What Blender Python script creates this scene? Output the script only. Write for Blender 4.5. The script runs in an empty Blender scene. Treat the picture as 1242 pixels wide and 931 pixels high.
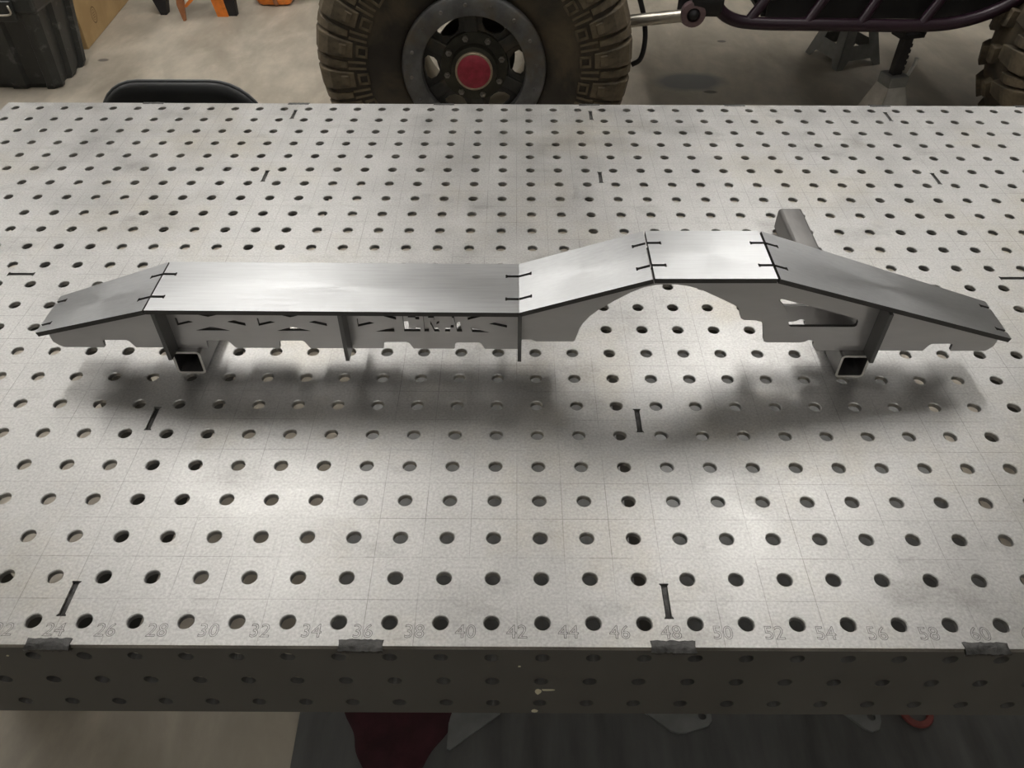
import bpy, bmesh, math, random
from mathutils import Vector, Matrix
from mathutils.geometry import delaunay_2d_cdt
random.seed(7)
S = 0.0254                      # everything below is laid out in inches
FLOOR = -34.0                   # table surface is z = 0, the floor 34 in below
PI = math.pi
scene = bpy.context.scene
col = scene.collection

def W(x, y, z):                 # table inches -> world metres
    return Vector(((x - 42.0) * S, y * S, (z - FLOOR) * S))

# ---------------------------------------------------------------- camera
F_PX, PITCH, YAW, ROLL = 949.29, 0.762810, -0.001497, 0.0032957
cam_d = bpy.data.cameras.new('camera'); cam = bpy.data.objects.new('camera', cam_d); col.objects.link(cam)
cam_d.sensor_fit = 'HORIZONTAL'; cam_d.sensor_width = 36.0
cam_d.lens = 36.0 * F_PX / 1242.0; cam_d.clip_start = 0.02; cam_d.clip_end = 60
fwd = Vector((math.sin(YAW) * math.cos(PITCH), math.cos(YAW) * math.cos(PITCH), -math.sin(PITCH)))
rgt = Vector((math.cos(YAW), -math.sin(YAW), 0)); upv = rgt.cross(fwd)
r2 = rgt * math.cos(ROLL) + upv * math.sin(ROLL); u2 = -rgt * math.sin(ROLL) + upv * math.cos(ROLL)
cam.matrix_world = Matrix.Translation(W(41.796, -14.728, 27.997)) @ Matrix((r2, u2, -fwd)).transposed().to_4x4()
scene.camera = cam

# ---------------------------------------------------------------- light and exposure
world = bpy.data.worlds.new('workshop_air'); scene.world = world; world.use_nodes = True
world.node_tree.nodes['Background'].inputs[0].default_value = (0.9, 0.95, 1.0, 1)
world.node_tree.nodes['Background'].inputs[1].default_value = 0.02
vs = scene.view_settings
vs.view_transform = 'Standard'; vs.look = 'None'; vs.gamma = 1.0; vs.use_curve_mapping = False
vs.exposure = 0.30
CEIL = 118.0                    # inches above the table
LAMP_Z = 104.0
# (x, y0, y1, strength) of the strip lights behind the table, then two fill strips added in front
STRIPS = [(-12, 66, 162, 0.85), (94, 66, 162, 0.9), (190, 140, 236, 0.55), (-12, 180, 276, 0.12), (-118, 100, 196, 0.9), (2, -112, -28, 0.34), (122, -112, -28, 0.22)]
LAMP_W = 27.0
UP_W = 36.0                     # uplight added to each fitting, fills shadows by way of the ceiling

# ---------------------------------------------------------------- mesh helpers
def obj(name, vf, mat, parent=None, org=(0, 0, 0), smooth=False, kind=None, edge=None):
    """vf = (verts in table inches, faces); org = origin in table inches"""
    v, f = vf
    me = bpy.data.meshes.new(name)
    me.from_pydata([((a - org[0]) * S, (b - org[1]) * S, (c - org[2]) * S) for a, b, c in v], [], f)
    if edge:
        for i, p in enumerate(me.polygons): p.material_index = 1 if i >= sheet.nflat else 0
    bm = bmesh.new(); bm.from_mesh(me)
    bmesh.ops.remove_doubles(bm, verts=bm.verts, dist=1e-6)
    bmesh.ops.recalc_face_normals(bm, faces=bm.faces); bm.to_mesh(me); bm.free()
    if smooth:
        for p in me.polygons: p.use_smooth = True
        if smooth is not True:
            try: me.set_sharp_from_angle(angle=math.radians(smooth))
            except Exception: pass
    me.materials.append(mat)
    if edge: me.materials.append(edge)
    me.update()
    o = bpy.data.objects.new(name, me); col.objects.link(o)
    if parent is not None:
        o.parent = parent
        po = parent['_o'] if '_o' in parent else (0, 0, 0)
        o.location = Vector([(org[i] - po[i]) * S for i in range(3)])
    else:
        o.location = W(*org)
    o['_o'] = [float(q) for q in org]
    if kind: o['kind'] = kind
    return o

def thing(name, org, label, cat, group=None):
    o = bpy.data.objects.new(name, None); col.objects.link(o); o.location = W(*org); o['_o'] = [float(q) for q in org]
    o.empty_display_size = 0.05
    return tag(o, label, cat, group)

def tag(o, label, cat, group=None):
    o['label'] = label; o['category'] = cat
    if group: o['group'] = group
    return o

def dup(o, parent, loc=None, rot=None, name=None):
    c = o.copy(); col.objects.link(c); c.parent = parent
    if name: c.name = name
    if loc is not None: c.location = loc
    if rot is not None: c.rotation_euler = rot
    return c

class M:
    """collects geometry of one part"""
    def __init__(s): s.v = []; s.f = []
    def add(s, v, f, fn=None):
        n = len(s.v); s.v += [tuple(fn(*p)) if fn else tuple(p) for p in v]; s.f += [tuple(i + n for i in q) for q in f]; return s
    def box(s, x0, x1, y0, y1, z0, z1, fn=None, ch=0.0):
        if ch:
            bm = bmesh.new(); bmesh.ops.create_cube(bm, size=1)
            for q in bm.verts: q.co = Vector(((x0 + x1) / 2 + q.co.x * (x1 - x0), (y0 + y1) / 2 + q.co.y * (y1 - y0), (z0 + z1) / 2 + q.co.z * (z1 - z0)))
            bmesh.ops.bevel(bm, geom=bm.edges, offset=ch, segments=2, affect='EDGES', profile=0.5)
            bm.verts.index_update()
            s.add([tuple(q.co) for q in bm.verts], [[q.index for q in f.verts] for f in bm.faces], fn); bm.free(); return s
        v = [(x, y, z) for x in (x0, x1) for y in (y0, y1) for z in (z0, z1)]
        return s.add(v, [(0, 1, 3, 2), (4, 6, 7, 5), (0, 4, 5, 1), (2, 3, 7, 6), (0, 2, 6, 4), (1, 5, 7, 3)], fn)
    def lathe(s, prof, n=48, fn=None, closed=False, a0=0, a1=2 * PI):
        """profile (r, y) turned about the Y axis; fn places it"""
        full = abs(a1 - a0 - 2 * PI) < 1e-6; m = len(prof); k = n if full else n + 1; v = []
        for i in range(k):
            a = a0 + (a1 - a0) * i / n
            for r, y in prof: v.append((r * math.cos(a), y, r * math.sin(a)))
        f = []
        for i in range(n):
            j = (i + 1) % k
            for q in range(m if closed else m - 1):
                p = (q + 1) % m; f.append((i * m + q, j * m + q, j * m + p, i * m + p))
        return s.add(v, f, fn)
    def tube(s, pts, r, n=12, cap=True, fn=None):
        pts = [Vector(p) for p in pts]; rs = r if isinstance(r, (list, tuple)) else [r] * len(pts); v = []; f = []
        t0 = (pts[1] - pts[0]).normalized(); nrm = t0.orthogonal().normalized()
        for i, p in enumerate(pts):
            t = (pts[min(i + 1, len(pts) - 1)] - pts[max(i - 1, 0)]).normalized()
            nrm = (nrm - t * nrm.dot(t)).normalized(); b = t.cross(nrm)
            for k in range(n):
                a = 2 * PI * k / n; v.append(tuple(p + (nrm * math.cos(a) + b * math.sin(a)) * rs[i]))
        for i in range(len(pts) - 1):
            for k in range(n): j = (k + 1) % n; f.append((i * n + k, i * n + j, (i + 1) * n + j, (i + 1) * n + k))
        if cap: f.append(tuple(range(n))); f.append(tuple((len(pts) - 1) * n + k for k in range(n)))
        return s.add(v, f, fn)
    @property
    def vf(s): return s.v, s.f

def smooth_path(pts, k=6):
    P = [Vector(p) for p in pts]; P = [P[0] * 2 - P[1]] + P + [P[-1] * 2 - P[-2]]; out = []
    for i in range(1, len(P) - 2):
        a, b, c, d = P[i - 1:i + 3]
        for j in range(k):
            t = j / k
            out.append(0.5 * ((2 * b) + (c - a) * t + (2 * a - 5 * b + 4 * c - d) * t * t + (3 * b - a - 3 * c + d) * t ** 3))
    return [tuple(q) for q in out + [P[-2]]]

def inside(p, poly):
    x, y = p; c = False; n = len(poly)
    for i in range(n):
        x0, y0 = poly[i]; x1, y1 = poly[i - 1]
        if (y0 > y) != (y1 > y) and x < (x1 - x0) * (y - y0) / (y1 - y0) + x0: c = not c
    return c

def sheet(outline, holes, t, fn):
    """flat plate with real cut-outs: 2-D outline and holes, thickness t; fn(u, v, w) -> xyz, w 0..t"""
    loops = [outline] + list(holes); pts = []; edges = []; idx = []
    for lp in loops:
        n0 = len(pts); pts += [Vector(p) for p in lp]; k = len(lp)
        edges += [(n0 + i, n0 + (i + 1) % k) for i in range(k)]; idx.append(list(range(n0, n0 + k)))
    vo, _, fo, _, _, _ = delaunay_2d_cdt(pts, edges, [], 0, 1e-7)
    tri = []
    for f in fo:
        c = sum((vo[i] for i in f), Vector((0, 0))) / len(f)
        if inside(c, outline) and not any(inside(c, h) for h in holes): tri.append(tuple(f))
    n = len(vo); v = [fn(p.x, p.y, 0) for p in vo] + [fn(p.x, p.y, t) for p in vo]
    f = tri + [tuple(reversed([i + n for i in q])) for q in tri]
    sheet.nflat = len(f)
    for lp in loops:
        k = len(lp); b = len(v); v += [fn(x, y, 0) for x, y in lp] + [fn(x, y, t) for x, y in lp]
        f += [(b + i, b + (i + 1) % k, b + k + (i + 1) % k, b + k + i) for i in range(k)]
    return v, f

def circ(cx, cy, r, n=24, a0=0): return [(cx + r * math.cos(a0 + 2 * PI * i / n), cy + r * math.sin(a0 + 2 * PI * i / n)) for i in range(n)]

# ---------------------------------------------------------------- materials
def mat(name, base=(0.5, 0.5, 0.5), rough=0.5, metal=0.0, var=0.0, vscale=8.0, stretch=(1, 1, 1), bump=0.0, bscale=60.0, rvar=0.0,
        second=None, sscale=3.0, slo=0.45, shi=0.62, aniso=0.0, coat=0.0):
    m = bpy.data.materials.new(name); m.use_nodes = True; nt = m.node_tree; N = nt.nodes; L = nt.links
    b = N['Principled BSDF']; b.inputs['Roughness'].default_value = rough; b.inputs['Metallic'].default_value = metal
    b.inputs['Base Color'].default_value = (*base, 1)
    if aniso: b.inputs['Anisotropic'].default_value = aniso
    if coat: b.inputs['Coat Weight'].default_value = coat
    tc = N.new('ShaderNodeTexCoord'); mp = N.new('ShaderNodeMapping'); mp.inputs['Scale'].default_value = stretch
    L.new(tc.outputs['Object'], mp.inputs['Vector'])
    cur = None
    def noise(sc, det=6, dist=0.0):
        n = N.new('ShaderNodeTexNoise'); n.inputs['Scale'].default_value = sc; n.inputs['Detail'].default_value = det
        n.inputs['Roughness'].default_value = 0.62; n.inputs['Distortion'].default_value = dist
        L.new(mp.outputs['Vector'], n.inputs['Vector']); return n
    if var or rvar:
        n1 = noise(vscale)
    if var:
        r = N.new('ShaderNodeValToRGB'); r.color_ramp.elements[0].position = 0.3; r.color_ramp.elements[1].position = 0.7
        r.color_ramp.elements[0].color = tuple(max(0, c * (1 - var)) for c in base) + (1,)
        r.color_ramp.elements[1].color = tuple(min(1, c * (1 + var)) for c in base) + (1,)
        L.new(n1.outputs['Fac'], r.inputs['Fac']); cur = r.outputs['Color']
    if second:
        n2 = noise(sscale, 8, 0.4); r = N.new('ShaderNodeValToRGB'); r.color_ramp.elements[0].position = slo; r.color_ramp.elements[1].position = shi
        L.new(n2.outputs['Fac'], r.inputs['Fac'])
        mx = N.new('ShaderNodeMix'); mx.data_type = 'RGBA'; L.new(r.outputs['Color'], mx.inputs['Factor'])
        if cur: L.new(cur, mx.inputs['A'])
        else: mx.inputs['A'].default_value = (*base, 1)
        mx.inputs['B'].default_value = (*second, 1); cur = mx.outputs['Result']
    if cur: L.new(cur, b.inputs['Base Color'])
    if rvar:
        mr = N.new('ShaderNodeMapRange'); mr.inputs['From Min'].default_value = 0.3; mr.inputs['From Max'].default_value = 0.7
        mr.inputs['To Min'].default_value = max(0.02, rough - rvar); mr.inputs['To Max'].default_value = rough + rvar
        L.new(n1.outputs['Fac'], mr.inputs['Value']); L.new(mr.outputs['Result'], b.inputs['Roughness'])
    if bump:
        n3 = noise(bscale, 5); bp = N.new('ShaderNodeBump'); bp.inputs['Strength'].default_value = bump; bp.inputs['Distance'].default_value = 0.002
        L.new(n3.outputs['Fac'], bp.inputs['Height']); L.new(bp.outputs['Normal'], b.inputs['Normal'])
    m['_cur'] = 1
    return m

def table_material():
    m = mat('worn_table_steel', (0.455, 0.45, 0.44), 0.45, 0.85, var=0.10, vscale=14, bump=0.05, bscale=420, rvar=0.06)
    nt = m.node_tree; N = nt.nodes; L = nt.links; b = N['Principled BSDF']; src = b.inputs['Base Color'].links[0].from_socket
    tc = N.new('ShaderNodeTexCoord'); sp = N.new('ShaderNodeSeparateXYZ'); L.new(tc.outputs['Object'], sp.inputs[0])
    def math_(op, a, v=None, clamp=False):
        n = N.new('ShaderNodeMath'); n.operation = op; n.use_clamp = clamp
        for i, q in enumerate((a, v)):
            if q is None: continue
            if isinstance(q, (int, float)): n.inputs[i].default_value = q
            else: L.new(q, n.inputs[i])
        return n.outputs[0]
    def grid(ax):                                  # scribed line every two inches
        f = math_('FRACT', math_('ADD', math_('MULTIPLY', sp.outputs[ax], 1 / (2 * S)), 0.5))
        d = math_('ABSOLUTE', math_('SUBTRACT', f, 0.5))
        return math_('SUBTRACT', 1.0, math_('MULTIPLY', d, 1 / 0.011), True)
    g = math_('MAXIMUM', grid('X'), grid('Y'))
    nz = N.new('ShaderNodeTexNoise'); nz.inputs['Scale'].default_value = 9; L.new(tc.outputs['Object'], nz.inputs['Vector'])
    wr = N.new('ShaderNodeMapRange'); wr.inputs['From Min'].default_value = 0.40; wr.inputs['From Max'].default_value = 0.66
    wr.inputs['To Min'].default_value = 0.10; wr.inputs['To Max'].default_value = 0.75; L.new(nz.outputs['Fac'], wr.inputs['Value'])
    g = math_('MULTIPLY', g, wr.outputs[0])
    mx = N.new('ShaderNodeMix'); mx.data_type = 'RGBA'; mx.blend_type = 'MULTIPLY'
    L.new(g, mx.inputs['Factor']); L.new(src, mx.inputs['A']); mx.inputs['B'].default_value = (0.25, 0.24, 0.22, 1)
    # grinding marks and soot smudges worn into the plate
    def streak(scale, rot, lo, hi, colr, sx):
        mp = N.new('ShaderNodeMapping'); mp.inputs['Rotation'].default_value = (0, 0, rot); mp.inputs['Scale'].default_value = sx
        L.new(tc.outputs['Object'], mp.inputs['Vector'])
        n = N.new('ShaderNodeTexNoise'); n.inputs['Scale'].default_value = scale; n.inputs['Detail'].default_value = 8; n.inputs['Roughness'].default_value = 0.7
        L.new(mp.outputs[0], n.inputs['Vector'])
        r = N.new('ShaderNodeMapRange'); r.inputs['From Min'].default_value = lo; r.inputs['From Max'].default_value = hi; L.new(n.outputs['Fac'], r.inputs['Value'])
        return r.outputs[0], colr
    cur = mx.outputs['Result']
    for fac, colr, amt in ((*streak(6, 0.3, 0.56, 0.80, (0.50, 0.49, 0.47), (1, 1.6, 1)), 0.8), (*streak(9, 0.9, 0.66, 0.72, (0.62, 0.61, 0.6), (1, 22, 1)), 0.8), (*streak(8, -0.5, 0.67, 0.73, (1.35, 1.35, 1.35), (1, 26, 1)), 0.7),
                           (*streak(3.0, 0.0, 0.5, 0.75, (0.93, 0.87, 0.74), (1, 1, 1)), 0.8)):
        k = N.new('ShaderNodeMix'); k.data_type = 'RGBA'; k.blend_type = 'MULTIPLY'
        L.new(math_('MULTIPLY', fac, amt, True), k.inputs['Factor']); L.new(cur, k.inputs['A']); k.inputs['B'].default_value = (*colr, 1); cur = k.outputs['Result']
    gn = N.new('ShaderNodeTexNoise'); gn.inputs['Scale'].default_value = 330; gn.inputs['Detail'].default_value = 3; L.new(tc.outputs['Object'], gn.inputs['Vector'])
    gr = N.new('ShaderNodeMapRange'); gr.inputs['From Min'].default_value = 0.3; gr.inputs['From Max'].default_value = 0.7; gr.inputs['To Min'].default_value = 0.84; gr.inputs['To Max'].default_value = 1.12
    L.new(gn.outputs['Fac'], gr.inputs['Value'])
    k = N.new('ShaderNodeVectorMath'); k.operation = 'SCALE'; L.new(cur, k.inputs[0]); L.new(gr.outputs[0], k.inputs['Scale']); cur = k.outputs[0]
    L.new(cur, b.inputs['Base Color'])
    return m

def floor_material():
    m = mat('sealed_concrete', (0.41, 0.365, 0.295), 0.5, 0.0, var=0.22, vscale=5, stretch=(2.0, 0.9, 1), bump=0.06, bscale=90, rvar=0.1, second=(0.30, 0.265, 0.21), sscale=1.7, slo=0.46, shi=0.66)
    nt = m.node_tree; N = nt.nodes; L = nt.links; b = N['Principled BSDF']; cur = b.inputs['Base Color'].links[0].from_socket
    tc = N.new('ShaderNodeTexCoord'); nz = N.new('ShaderNodeTexNoise'); nz.inputs['Scale'].default_value = 5; nz.inputs['Detail'].default_value = 6
    L.new(tc.outputs['Object'], nz.inputs['Vector'])
    for (x, y, rx, ry, colr, amt) in ((75.2, 134.6, 7.5, 4.6, (0.16, 0.17, 0.17), 0.85), (-41.0, 144, 1.2, 0.8, (0.1, 0.09, 0.08), 0.9), (85.7, 155.4, 1.0, 0.7, (0.1, 0.09, 0.08), 0.9), (78.7, 129.9, 1.4, 0.7, (0.08, 0.07, 0.06), 0.9)):   # old oil spots
        mp = N.new('ShaderNodeMapping'); mp.vector_type = 'TEXTURE'; mp.inputs['Location'].default_value = tuple(W(x, y, FLOOR)); mp.inputs['Scale'].default_value = (rx * S, ry * S, 1)
        L.new(tc.outputs['Object'], mp.inputs['Vector'])
        ln = N.new('ShaderNodeVectorMath'); ln.operation = 'LENGTH'; L.new(mp.outputs[0], ln.inputs[0])
        ad = N.new('ShaderNodeMath'); ad.operation = 'MULTIPLY_ADD'; L.new(nz.outputs['Fac'], ad.inputs[0]); ad.inputs[1].default_value = 0.7; L.new(ln.outputs['Value'], ad.inputs[2])
        r = N.new('ShaderNodeMapRange'); r.inputs['From Min'].default_value = 1.05; r.inputs['From Max'].default_value = 1.4; r.inputs['To Min'].default_value = amt; r.inputs['To Max'].default_value = 0
        L.new(ad.outputs[0], r.inputs['Value'])
        k = N.new('ShaderNodeMix'); k.data_type = 'RGBA'; L.new(r.outputs[0], k.inputs['Factor']); L.new(cur, k.inputs['A']); k.inputs['B'].default_value = (*colr, 1); cur = k.outputs['Result']
    L.new(cur, b.inputs['Base Color'])
    return m

def lamp_material():
    m = bpy.data.materials.new('lit_diffuser'); m.use_nodes = True; b = m.node_tree.nodes['Principled BSDF']
    b.inputs['Base Color'].default_value = (0.9, 0.9, 0.9, 1); b.inputs['Emission Color'].default_value = (1, 0.97, 0.93, 1); b.inputs['Emission Strength'].default_value = 1.5
    return m

MT = table_material()
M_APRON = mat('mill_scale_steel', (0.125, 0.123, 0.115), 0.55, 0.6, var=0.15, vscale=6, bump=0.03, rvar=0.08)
M_EDGE = mat('cut_edge_steel', (0.085, 0.082, 0.078), 0.5, 0.6, var=0.1, vscale=20)
M_PLATE = mat('brushed_plate_steel', (0.38, 0.385, 0.39), 0.39, 1.0, var=0.09, vscale=9, stretch=(1.5, 30, 30), bump=0.02, bscale=240, rvar=0.05, aniso=0.3)
M_SIDE = mat('plain_plate_steel', (0.66, 0.645, 0.64), 0.36, 0.82, var=0.06, vscale=12, stretch=(1, 1, 4), rvar=0.05)
M_GUSSET = mat('shaded_gusset_steel', (0.17, 0.168, 0.165), 0.4, 0.8, var=0.1, vscale=12)  # plate steel darkened for the shade under the top plates
M_TUBE = mat('scaled_tube_steel', (0.17, 0.165, 0.16), 0.42, 0.8, var=0.2, vscale=16, stretch=(4, 1, 4), rvar=0.08)
M_CUT = mat('saw_cut_steel', (0.66, 0.64, 0.60), 0.5, 0.3, var=0.1, vscale=30)
M_WELD = mat('weld_metal', (0.065, 0.064, 0.062), 0.42, 0.8, var=0.5, vscale=90, bump=0.5, bscale=180, rvar=0.1)
M_INK = mat('scribed_mark', (0.12, 0.115, 0.11), 0.6, 0.4)
M_PAINTCHIP = mat('cream_paint_chip', (0.62, 0.58, 0.42), 0.6)
M_FLOOR = floor_material()
M_WALL = mat('painted_block_wall', (0.42, 0.42, 0.40), 0.8, var=0.05, vscale=3)
M_CEIL = mat('white_ceiling', (0.78, 0.78, 0.76), 0.8, var=0.03, vscale=2)
M_LAMP = lamp_material()
M_LAMPBODY = mat('white_lamp_housing', (0.7, 0.7, 0.7), 0.4)
M_TIRE = mat('muddy_rubber', (0.045, 0.037, 0.028), 0.75, var=0.3, vscale=9, second=(0.12, 0.092, 0.055), sscale=5, slo=0.45, shi=0.70, bump=0.3, bscale=70)
M_LUG = mat('dusty_tread_rubber', (0.085, 0.068, 0.046), 0.75, var=0.35, vscale=14, second=(0.22, 0.17, 0.105), sscale=9, slo=0.44, shi=0.70, bump=0.35, bscale=90)
M_RING = mat('scuffed_ring_metal', (0.17, 0.17, 0.17), 0.5, 0.6, var=0.35, vscale=14, second=(0.17, 0.135, 0.09), sscale=7, slo=0.5, shi=0.72, bump=0.3, bscale=120)
M_RIM = mat('dark_wheel_metal', (0.07, 0.068, 0.062), 0.45, 0.5, var=0.25, vscale=18, second=(0.13, 0.105, 0.07), sscale=9, slo=0.5, shi=0.75)
M_BARREL = mat('dusty_lit_barrel', (0.48, 0.43, 0.33), 0.7, 0.1, var=0.2, vscale=14)  # dusty tan, lightened for light coming through the wheel windows
M_HUB = mat('greasy_hub', (0.05, 0.047, 0.035), 0.5, 0.4, var=0.3, vscale=20)
M_RED = mat('crimson_cap_paint', (0.36, 0.035, 0.06), 0.5, 0.1, var=0.25, vscale=60, bump=0.2, bscale=200)
M_BRASS = mat('worn_cap_lip', (0.42, 0.34, 0.24), 0.45, 0.6, var=0.2, vscale=40)
M_BOLT = mat('bolt_steel', (0.32, 0.30, 0.27), 0.45, 0.8, var=0.2, vscale=60)
M_PURPLE = mat('purple_tube_paint', (0.024, 0.009, 0.018), 0.35, 0.1, var=0.2, vscale=12)
M_BLACK = mat('flat_black_metal', (0.018, 0.017, 0.018), 0.55, 0.2, var=0.3, vscale=14)
M_SILVER = mat('bare_link_tube', (0.58, 0.54, 0.47), 0.36, 0.85, var=0.15, vscale=30)
M_PINK = mat('worn_pink_joint', (0.22, 0.15, 0.155), 0.45, 0.5, var=0.2, vscale=60)
M_STAND = mat('grey_stand_paint', (0.21, 0.213, 0.205), 0.5, 0.4, var=0.2, vscale=16)
M_GALV = mat('pale_galvanised_steel', (0.50, 0.49, 0.46), 0.4, 0.6, var=0.2, vscale=20)
M_TOTE = mat('scuffed_black_plastic', (0.022, 0.024, 0.023), 0.42, 0.0, var=0.3, vscale=9, second=(0.13, 0.132, 0.125), sscale=15, slo=0.57, shi=0.74, bump=0.2, bscale=60)
M_CARD = mat('brown_cardboard', (0.44, 0.30, 0.14), 0.8, var=0.08, vscale=12, second=(0.38, 0.25, 0.11), sscale=4)
M_PRINT = mat('box_print', (0.20, 0.12, 0.05), 0.8)
M_ORANGE = mat('orange_paint', (0.72, 0.20, 0.025), 0.4, var=0.15, vscale=20, second=(0.45, 0.15, 0.04), sscale=12, slo=0.55, shi=0.7)
M_DORANGE = mat('rusty_orange_paint', (0.30, 0.12, 0.05), 0.5, var=0.2, vscale=20)
M_CHAIR = mat('black_seat_vinyl', (0.012, 0.013, 0.014), 0.5, var=0.1, vscale=12)
M_CHAIRRIM = mat('grey_rim_highlight', (0.10, 0.105, 0.11), 0.45)
M_MAT = mat('dark_sheet_steel', (0.12, 0.12, 0.115), 0.36, 0.4, var=0.2, vscale=4, stretch=(6, 1, 1), rvar=0.08)
M_CLOTH = mat('maroon_cloth', (0.040, 0.008, 0.012), 0.9, var=0.3, vscale=25, bump=0.6, bscale=140)
M_REDRING = mat('faded_red_rubber', (0.20, 0.05, 0.042), 0.6, var=0.2, vscale=30)

# ---------------------------------------------------------------- the workshop shell
X0, X1, Y0, Y1 = -190.0, 270.0, -130.0, 310.0
def struct(name, vf, m): return obj(name, vf, m, None, (42, 0, FLOOR), kind='structure')
struct('floor', M().box(X0, X1, Y0, Y1, FLOOR - 4, FLOOR).vf, M_FLOOR)
struct('ceiling', M().box(X0, X1, Y0, Y1, CEIL, CEIL + 4).vf, M_CEIL)
struct('wall_left', M().box(X0 - 4, X0, Y0, Y1, FLOOR, CEIL).vf, M_WALL)
struct('wall_right', M().box(X1, X1 + 4, Y0, Y1, FLOOR, CEIL).vf, M_WALL)
struct('wall_back', M().box(X0, X1, Y1, Y1 + 4, FLOOR, CEIL).vf, M_WALL)
struct('wall_front', M().box(X0, X1, Y0 - 4, Y0, FLOOR, CEIL).vf, M_WALL)

# strip lights hung from the ceiling
STRIP_AT = ['above the muddy wheel and black chair', 'above the middle of the buggy', 'beyond the rear end of the buggy', 'over the far floor by the orange equipment', 'above the black storage tote', 'as added fill in front of the low-numbered end of the table', 'as added fill in front of the high-numbered end of the table']
for (x, ya, yb, k), where in zip(STRIPS, STRIP_AT):
    t = thing('strip_light', (x, (ya + yb) / 2, CEIL), 'long white strip light hung ' + where, 'light', 'strip lights under the workshop ceiling')
    o_ = (x, (ya + yb) / 2, CEIL)
    obj('housing', M().box(x - 4, x + 4, ya, yb, LAMP_Z + 0.6, LAMP_Z + 2.6, ch=0.3).vf, M_LAMPBODY, t, o_)
    obj('diffuser', M().box(x - 3.4, x + 3.4, ya + 0.6, yb - 0.6, LAMP_Z, LAMP_Z + 0.6, ch=0.2).vf, M_LAMP, t, o_)
    for yy in (ya + 10, yb - 10): obj('hanger', M().tube([(x, yy, LAMP_Z + 2.5), (x, yy, CEIL)], 0.12, 8).vf, M_BOLT, t, o_)
    ld = bpy.data.lights.new('strip_lamp', 'AREA'); ld.shape = 'RECTANGLE'; ld.size = 7 * S; ld.size_y = (yb - ya) * S; ld.energy = LAMP_W * k; ld.color = (1, 0.975, 0.945)
    lo = bpy.data.objects.new('strip_lamp', ld); col.objects.link(lo); lo.parent = t; lo.location = Vector((0, 0, (LAMP_Z - 0.15 - CEIL) * S))
    lu = bpy.data.lights.new('strip_uplight', 'AREA'); lu.shape = 'RECTANGLE'; lu.size = 6 * S; lu.size_y = (yb - ya) * S; lu.energy = UP_W * k; lu.color = (1, 0.975, 0.945)
    lo = bpy.data.objects.new('strip_uplight', lu); col.objects.link(lo); lo.parent = t; lo.location = Vector((0, 0, (LAMP_Z + 2.8 - CEIL) * S)); lo.rotation_euler = (PI, 0, 0)

# ---------------------------------------------------------------- fabrication table
TW, TD, TH, AP = 96, 48, 0.25, 6.0
table = thing('fabrication_table', (0, 0, FLOOR), 'large steel fixture table with a grid of round holes and numbered front edge', 'table')
TO = (0, 0, FLOOR)
HN, HR, CHM = 24, 0.298, 0.04
slots_v = [(x, y) for x in (24, 48, 72) for y in (2, 12, 36, 46)]
slots_h = [(12, 24), (72, 24), (36, 24), (60, 24)]
notch = [12 * k for k in range(1, 8)]
def slot_loop(cx, cy, vert):
    a, b, e, w = 0.13, 0.80, 0.12, 0.19              # half width, half length, dog-bone ends
    p = [(-a, -b + e), (-w, -b + 0.05), (-w, -b), (w, -b), (w, -b + 0.05), (a, -b + e), (a, b - e), (w, b - 0.05), (w, b), (-w, b), (-w, b - 0.05), (-a, b - e)]
    return [(cx + x, cy + y) if vert else (cx + y, cy - x) for x, y in p]
TH_R = [(HR + CHM, 0.0), (HR, -CHM), (HR, -TH)]
tv, tf = M(), None
special = set()
blocks = []
for x, y in slots_v:
    cells = [(x - 2, y - 2), (x, y - 2), (x - 2, y), (x, y)]; special.update(cells); blocks.append((x - 2, x + 2, y - 2, y + 2, [slot_loop(x, y, True)]))
for x, y in slots_h:
    cells = [(x - 2, y - 2), (x, y - 2), (x - 2, y), (x, y)]; special.update(cells); blocks.append((x - 2, x + 2, y - 2, y + 2, [slot_loop(x, y, False)]))
def hole_walls(g, cx, cy):
    v = []; f = []
    for i in range(HN):
        c, s_ = math.cos(2 * PI * i / HN), math.sin(2 * PI * i / HN)
        for r, z in TH_R: v.append((cx + r * c, cy + r * s_, z))
    for i in range(HN):
        j = (i + 1) % HN
        for q in (0, 1): f.append((i * 3 + q, j * 3 + q, j * 3 + q + 1, i * 3 + q + 1))
    g.add(v, f)
def flat(g, outline, holes_top, holes_bot):
    """top face at z 0 and bottom face at -TH"""
    for hs, z in ((holes_top, 0.0), (holes_bot, -TH)):
        loops = [outline] + hs; pts = []; ed = []
        for lp in loops:
            n0 = len(pts); pts += [Vector(p) for p in lp]; ed += [(n0 + i, n0 + (i + 1) % len(lp)) for i in range(len(lp))]
        vo, _, fo, _, _, _ = delaunay_2d_cdt(pts, ed, [], 0, 1e-7)
        fs = []
        for q in fo:
            c = sum((vo[i] for i in q), Vector((0, 0))) / 3
            if inside(c, outline) and not any(inside(c, h) for h in hs): fs.append(tuple(q) if z == 0 else tuple(reversed(q)))
        g.add([(p.x, p.y, z) for p in vo], fs)
cell = M(); flat(cell, [(0, 0), (2, 0), (2, 2), (0, 2)], [circ(1, 1, HR + CHM, HN)], [circ(1, 1, HR, HN)]); hole_walls(cell, 1, 1)
for i in range(0, TW, 2):
    for j in range(0, TD, 2):
        if (i, j) in special: continue
        # notched edge cells are shortened to let the apron tabs through
        tv.add(cell.v, cell.f, lambda a, b, c, i=i, j=j: (a + i, b + j, c))
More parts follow.
